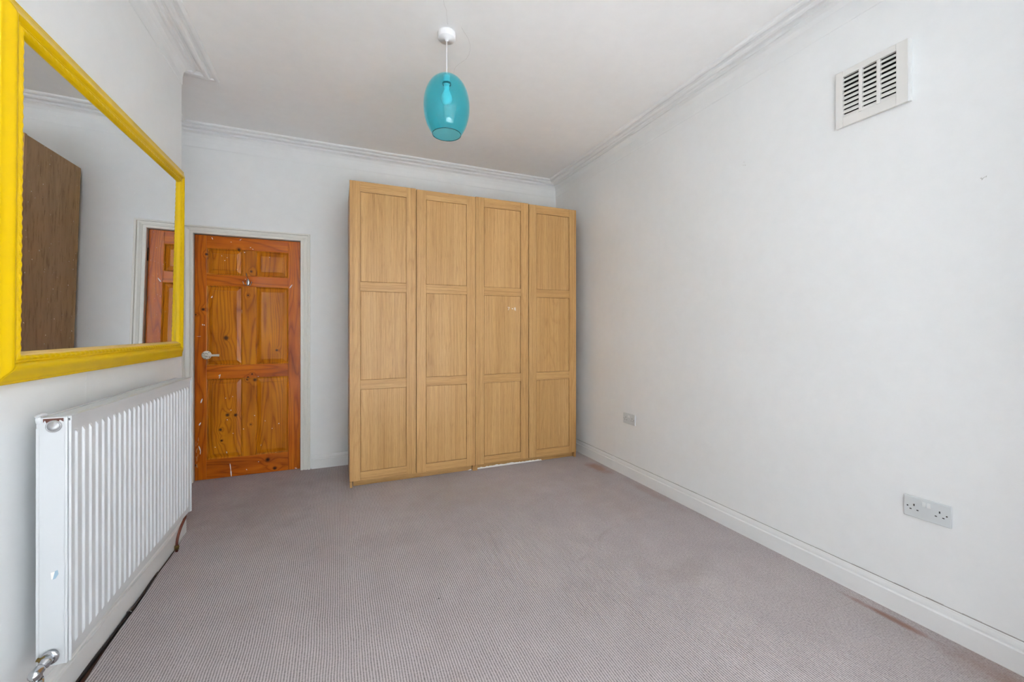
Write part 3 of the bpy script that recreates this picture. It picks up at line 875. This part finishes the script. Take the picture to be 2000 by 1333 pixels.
# top grille
bm = bmesh.new()
bx(bm, RX0 + 0.002, RX0 + 0.012, RY0 + 0.004, RY1 - 0.004, RZ1 - 0.006, RZ1 + 0.001)
bx(bm, RX1 - 0.020, RX1 - 0.004, RY0 + 0.004, RY1 - 0.004, RZ1 - 0.006, RZ1 + 0.001)
bx(bm, RX1 - 0.0055, RX1 - 0.002, RY0 + 0.002, RY1 - 0.002, RZ1 - 0.013, RZ1 + 0.001)
y = RY0 + 0.010
while y < RY1 - 0.012:
    bx(bm, RX0 + 0.012, RX1 - 0.020, y, y + 0.004, RZ1 - 0.005, RZ1 - 0.001)
    y += 0.0075
radobj('top_grille', bm, M['rad'])
bm = bmesh.new()      # convector fins below the grille, seen as grey depth
bx(bm, RX0 + 0.014, RX1 - 0.024, RY0 + 0.012, RY1 - 0.012, RZ0 + 0.02, RZ1 - 0.03)
radobj('convector', bm, plain('grey_fins', (0.30, 0.30, 0.30), 0.7))
# rust at the end cover's top
bm = bmesh.new()
k = 12; zt = RZ1 - 0.0035
lowz = [zt - random.uniform(0.004, 0.016) for _ in range(k)]
pts = [(RX0 + 0.014, zt)] + [(RX0 + 0.014 + 0.044 * i / (k - 1), lowz[i]) for i in range(k)] + [(RX0 + 0.058, zt)]
prism(bm, pts, 'y', RY0 - 0.0006, RY0 + 0.0005)
radobj('rust_patch', bm, M['rust'], label='rusty flaked enamel at the top corner')
# blanking plug (top) and valve tail (bottom)
RYN = Matrix.Rotation(math.pi / 2, 4, 'X')
bm = bmesh.new()
lathe(bm, [(0.0, 0.0), (0.0175, 0.0), (0.0175, 0.003), (0.0150, 0.0045), (0.0148, 0.0025), (0.0135, 0.0025), (0.0128, 0.0055), (0.0, 0.006)], 32, M=Matrix.Translation((RX0 + 0.037, RY0, 0.924)) @ RYN)
radobj('blanking_plug', bm, M['satin'], label='round chrome blanking plug')
bm = bmesh.new()
prism(bm, [(-0.7665, 0.497), (-0.752, 0.503), (-0.750, 0.491), (-0.756, 0.479), (-0.762, 0.477)], 'y', RY0 - 0.0005, RY0 + 0.0005)
radobj('sticker', bm, M['sticker'], label='torn blue and white sticker remnant')
bm = bmesh.new()
prism(bm, [(-0.7665, 0.498), (-0.7575, 0.500), (-0.762, 0.479), (-0.765, 0.478)], 'y', RY0 - 0.0009, RY0 - 0.0004)
radobj('sticker', bm, M['fleck'])
# painted-over clip hanging at the top rear corner
bm = bmesh.new()
lathe(bm, [(0.0, -0.012), (0.006, -0.010), (0.008, 0.0), (0.006, 0.010), (0.0, 0.012)], 10, M=Matrix.Translation((RX0 + 0.004, RY0 + 0.002, RZ1 - 0.006)))
tube(bm, smooth_path([(RX0 + 0.0, RY0 - 0.003, RZ1 + 0.004), (RX0 + 0.012, RY0 - 0.004, RZ1 + 0.010), (RX0 + 0.016, RY0 + 0.01, RZ1 + 0.008)]), 0.004, 8)
radobj('corner_clip', bm, M['rad'])
# chrome lockshield valve with brass end and copper pipe going down
rad_valve = thing('radiator_valve', 'chrome valve with brass spindle at the lower near corner of the radiator', 'valve', (-0.765, 1.60, 0.26))
def rv(name, bm, mat, **k):
    shift(bm, tuple(-c for c in rad_valve.location)); return obj(name, bm, mat, rad_valve, **k)
VC = Vector((-0.765, RY0 - 0.004, 0.256))
bm = bmesh.new()
lathe(bm, [(0.0, 0.0), (0.020, 0.0), (0.021, 0.004), (0.019, 0.008), (0.014, 0.010), (0.0, 0.010)], 24, M=Matrix.Translation(VC) @ RYN)
rv('escutcheon', bm, M['chrome'])
bm = bmesh.new()
lathe(bm, [(0.0, 0.008), (0.0135, 0.008), (0.015, 0.012), (0.015, 0.026), (0.0135, 0.03), (0.0105, 0.032), (0.0105, 0.05), (0.0, 0.05)], 6, M=Matrix.Translation(VC) @ RYN)
lathe(bm, [(0.0, 0.046), (0.012, 0.046), (0.013, 0.05), (0.013, 0.072), (0.011, 0.078), (0.0, 0.08)], 20, M=Matrix.Translation(VC) @ RYN)
lathe(bm, [(0.0, 0.0), (0.012, 0.0), (0.012, -0.022), (0.0, -0.022)], 16, M=Matrix.Translation(VC + Vector((0, -0.062, 0))))
lathe(bm, [(0.0, -0.020), (0.016, -0.020), (0.016, -0.040), (0.013, -0.044), (0.0, -0.044)], 6, M=Matrix.Translation(VC + Vector((0, -0.062, 0))))
rv('valve_body', bm, M['chrome'])
bm = bmesh.new()
lathe(bm, [(0.0, 0.0), (0.009, 0.0), (0.009, 0.008), (0.005, 0.012), (0.005, 0.018), (0.0, 0.019)], 12, M=Matrix.Translation(VC + Vector((-0.004, -0.018, 0.004))) @ Matrix.Rotation(-math.pi / 2.6, 4, 'Y'))
rv('spindle', bm, M['brass'], label='brass spindle')
bm = bmesh.new()
tube(bm, smooth_path([VC + Vector((0, -0.062, -0.04)), VC + Vector((0, -0.062, -0.15)), (VC.x, VC.y - 0.062, -0.008)]), 0.0075, 12)
rv('feed_pipe', bm, M['copper'], label='copper feed pipe')
# copper pipe at the far end
pipe = thing('copper_pipe', 'curved old copper pipe dropping from the far end of the radiator to the floor', 'pipe', (-0.795, 2.78, -0.01))
bm = bmesh.new()
pp = smooth_path([(-0.758, 2.745, 0.256), (-0.765, 2.79, 0.235), (-0.780, 2.828, 0.165), (-0.794, 2.803, 0.115), (-0.801, 2.781, 0.07), (-0.803, 2.775, 0.03), (-0.803, 2.775, -0.009)])
tube(bm, pp, 0.0066, 12)
shift(bm, tuple(-c for c in pipe.location))
obj('pipe', bm, M['copper'], pipe)
bm = bmesh.new()
lathe(bm, [(0.0, 0.0), (0.011, 0.0), (0.011, 0.018), (0.009, 0.022), (0.0, 0.022)], 12, M=Matrix.Translation((-0.803, 2.775, 0.012)))
shift(bm, tuple(-c for c in pipe.location))
obj('compression_nut', bm, M['brass'], pipe, label='dark brass nut')

# black cable in the gap between skirting and carpet
bm = bmesh.new()
pts = []
y = 1.30
while y < 2.62:
    pts.append((-0.8195 + 0.0025 * math.sin(y * 9) , y, -0.006 + 0.001 * math.sin(y * 23)))
    y += 0.04
tube(bm, pts, 0.0062, 10)
o = obj('cable', bm, M['cable'])
o['label'] = 'black cable lying in the gap between left skirting and carpet'; o['category'] = 'cable'
for i, y in enumerate((1.66, 1.79, 2.26)):
    bm = bmesh.new()
    tube(bm, smooth_path([(-0.8275, y, -0.004), (-0.824, y, 0.003), (-0.8175, y, 0.0035), (-0.811, y, 0.0), (-0.808, y, -0.010)]), 0.0016, 6)
    o = obj('cable_clip', bm, M['chrome'])
    o['label'] = ('small bright clip on the black cable, %s' % ('nearest the camera', 'second from the camera', 'furthest along the skirting')[i])
    o['category'] = 'clip'; o['group'] = 'clips on the black cable'

# ------------------------------------------------------------------ vent grille
gv = thing('vent_grille', 'cream plastic louvred vent grille high on the right wall', 'vent', (XR, 1.0755, 2.2955))
def gp(name, bm, mat, **k):
    shift(bm, tuple(-c for c in gv.location)); return obj(name, bm, mat, gv, **k)
GY0, GY1, GZ0, GZ1 = 0.940, 1.211, 2.163, 2.428
gcols = [(1.1168, 1.181), (1.0492, 1.1030), (0.9794, 1.0352)]
gz0, gz1 = 2.204, 2.399
xg = XR - 0.016
bm = bmesh.new()
bx(bm, xg, XR - 0.0005, GY0, gcols[2][0], GZ0, GZ1)
bx(bm, xg, XR - 0.0005, gcols[0][1], GY1, GZ0, GZ1)
bx(bm, xg, XR - 0.0005, gcols[2][0], gcols[0][1], GZ0, gz0)
bx(bm, xg, XR - 0.0005, gcols[2][0], gcols[0][1], gz1, GZ1)
for a, b in ((gcols[1][1], gcols[0][0]), (gcols[2][1], gcols[1][0])):
    bx(bm, xg, XR - 0.0005, a, b, gz0, gz1)
gp('frame', bm, M['grille'], bevel=0.002)
bm = bmesh.new()
bx(bm, XR - 0.002, XR - 0.0006, gcols[2][0] - .002, gcols[0][1] + .002, gz0 - .002, gz1 + .002)  # near-black sheet painted in for the shade behind the slats
gp('opening_shade', bm, M['dark'])
NS = 9
for (a, b) in gcols:
    for k in range(NS):
        p_ = (gz1 - gz0) / NS
        zt_ = gz1 - k * p_ - (0.0085 - 0.0006 * k)       # top of this blade; the gap above it shows dark
        zb_ = gz1 - (k + 1) * p_
        bm = bmesh.new()
        prism(bm, [(xg + 0.0015, zb_), (xg + 0.0015, zb_ + 0.003), (xg + 0.0075, zt_ - 0.0005), (xg + 0.010, zt_), (xg + 0.010, zt_ - 0.003), (xg + 0.004, zb_)], 'y', a - 0.0005, b + 0.0005)
        gp('slat', bm, M['grille'])
bm = bmesh.new()
bx(bm, XR - 0.014, XR - 0.0005, GY0 - 0.009, GY0 - 0.0005, GZ0 + 0.0, GZ1 - 0.004)
gp('side_flap', bm, M['wall'], label='painted-over edge strip on the near side')

# ------------------------------------------------------------------ double sockets
def socket(yc, zc, label):
    root = thing('double_socket', label, 'socket', (XR, yc, zc), group='double sockets on the right wall')
    w, h = 0.0735, 0.043
    bm = bmesh.new()
    bx(bm, -0.0095, -0.0005, -w, w, -h, h)
    obj('plate', bm, M['socket'], root, bevel=0.0025)
    for s in (-1, 1):
        bm = bmesh.new()
        cy = s * 0.0395
        bx(bm, -0.0100, -0.0090, cy - 0.0022, cy + 0.0022, 0.004, 0.0125)
        for q in (-1, 1):
            bx(bm, -0.0100, -0.0090, cy + q * 0.0112 - 0.0032, cy + q * 0.0112 + 0.0032, -0.0125, -0.0085)
        obj('pin_holes', bm, M['slot'], root, label='dark pin holes')
        bm = bmesh.new()
        prism(bm, [(-0.0125, 0.012), (-0.0098, 0.031), (-0.009, 0.031), (-0.009, 0.012)], 'y', s * 0.0075 - 0.0055, s * 0.0075 + 0.0055)
        obj('rocker_switch', bm, M['plastic'], root, bevel=0.0005)
        bm = bmesh.new()
        lathe(bm, [(0.0, 0.0), (0.0028, 0.0), (0.0026, 0.0012), (0.0, 0.0014)], 12, M=Matrix.Translation((-0.0093, s * 0.0605, 0.0)) @ Matrix.Rotation(-math.pi / 2, 4, 'Y'))
        obj('screw', bm, M['slot'], root)
    return root
s1 = socket(0.8825, 0.471, 'white double wall socket low on the right wall, nearer the camera')
s2 = socket(2.737, 0.476, 'white double wall socket low on the right wall, beside the wardrobe')

# ------------------------------------------------------------------ pendant lamp
PX, PY = 0.541, 2.172
pen = thing('pendant_lamp', 'ceiling pendant with egg-shaped teal glass shade on a white cord', 'lamp', (PX, PY, H))
bm = bmesh.new()
lathe(bm, [(0.0, 0.001), (0.046, 0.0), (0.047, -0.008), (0.047, -0.030), (0.044, -0.034), (0.010, -0.036), (0.008, -0.044), (0.0, -0.045)], 40)
obj('ceiling_rose', bm, M['white'], pen)
bm = bmesh.new()
tube(bm, [(0, 0, -0.04), (0, 0, -0.14), (0, 0, -0.235)], 0.0032, 10)
obj('cord', bm, M['white'], pen)
bm = bmesh.new()
lathe(bm, [(0.0, -0.222), (0.008, -0.223), (0.014, -0.229), (0.017, -0.234), (0.017, -0.262), (0.0195, -0.264), (0.0195, -0.272), (0.015, -0.274), (0.015, -0.292), (0.0, -0.292)], 24)
obj('lampholder', bm, M['white'], pen)
bm = bmesh.new()
lathe(bm, [(0.0205, -0.268), (0.024, -0.270), (0.024, -0.277), (0.0205, -0.279)], 24, closed=True)
obj('shade_ring', bm, plain('dark_teal_ring', (0.02, 0.10, 0.12), 0.4), pen, label='dark teal shade ring')
bm = bmesh.new()
lathe(bm, [(0.0, -0.290), (0.012, -0.291), (0.013, -0.305), (0.020, -0.322), (0.028, -0.340), (0.030, -0.354), (0.027, -0.368), (0.018, -0.380), (0.008, -0.385), (0.0, -0.386)], 24)
obj('bulb', bm, plain('frosted_bulb', (0.86, 0.87, 0.85), 0.3, var=0.01), pen, label='white frosted bulb')
bm = bmesh.new()
outer = [(0.0185, -0.229), (0.035, -0.2325), (0.056, -0.243), (0.079, -0.262), (0.099, -0.290), (0.113, -0.324), (0.1205, -0.36), (0.1230, -0.395), (0.1210, -0.43), (0.1150, -0.462), (0.105, -0.493), (0.092, -0.520), (0.0765, -0.5445)]
pts = [Vector((r, 0, z)) for r, z in outer]
sm = smooth_path(pts, 4)
outp = [(p.x, p.z) for p in sm]
inn = []
for i, p in enumerate(sm):
    d = (sm[min(i + 1, len(sm) - 1)] - sm[max(i - 1, 0)]).normalized()
    nn = Vector((d.z, 0, -d.x))
    q = p + nn * 0.0028 * (1 if (p + nn * 0.01).x < p.x or True else -1)
    inn.append((q.x, q.z))
# choose the inward side
if inn[len(inn) // 2][0] > outp[len(outp) // 2][0]:
    inn = [(2 * o[0] - i[0], 2 * o[1] - i[1]) for o, i in zip(outp, inn)]
lathe(bm, outp + [(0.0755, -0.5462)] + inn[::-1], 64, closed=True)
obj('shade', bm, M['teal'], pen, label='teal blue blown-glass egg-shaped shade')
bm = bmesh.new()
lathe(bm, [(0.0742, -0.5435), (0.0768, -0.5440), (0.0764, -0.5468), (0.0745, -0.5468)], 64, closed=True)
obj('shade_rim', bm, plain('dark_teal_rim', (0.01, 0.09, 0.11), 0.15), pen, label='dark teal cut rim')

# ------------------------------------------------------------------ marks on walls and ceiling
def crack(pts, w, name, label, axis):
    bm = bmesh.new()
    P = smooth_path(pts, 8)
    P = [p + Vector((random.uniform(-1, 1), random.uniform(-1, 1), 0)) * 0.002 for p in P]
    tube(bm, P, w, 4)
    o = struct(name, bm, M['crackm'], label)
crack([(0.44, 1.90, H), (0.50, 2.02, H), (0.53, 2.11, H)], 0.0005, 'trim_11', 'hairline ceiling crack', 'z')
crack([(0.60, 2.10, H), (0.68, 2.20, H), (0.70, 2.32, H), (0.66, 2.44, H), (0.69, 2.58, H)], 0.0005, 'trim_12', 'hairline ceiling crack', 'z')
bm = bmesh.new()
tube(bm, [(XL, 1.9945, 0.93), (XL, 1.994, 0.99), (XL, 1.9955, 1.05)], 0.0006, 4)
struct('trim_15', bm, M['ceil'], 'fine vertical seam in the wall between mirror and radiator')
def scuff(y, z, r, lab):
    bm = bmesh.new()
    for k in range(5):
        a = random.uniform(0, 6.28); q = r * random.uniform(0.3, 1)
        yy, zz = y + q * math.cos(a), z + q * math.sin(a)
        tube(bm, [(XR, yy, zz), (XR, yy + random.uniform(-.008, .008), zz + random.uniform(-.008, .008))], 0.0012, 5)
    struct('trim_%d' % (13 + len([o for o in bpy.data.objects if o.name.startswith('trim_13') or o.name.startswith('trim_14')])), bm, M['scuff'], lab)
scuff(1.704, 2.190, 0.014, 'small plaster scuff on the right wall')
scuff(0.725, 1.770, 0.007, 'small filled nail hole on the right wall')
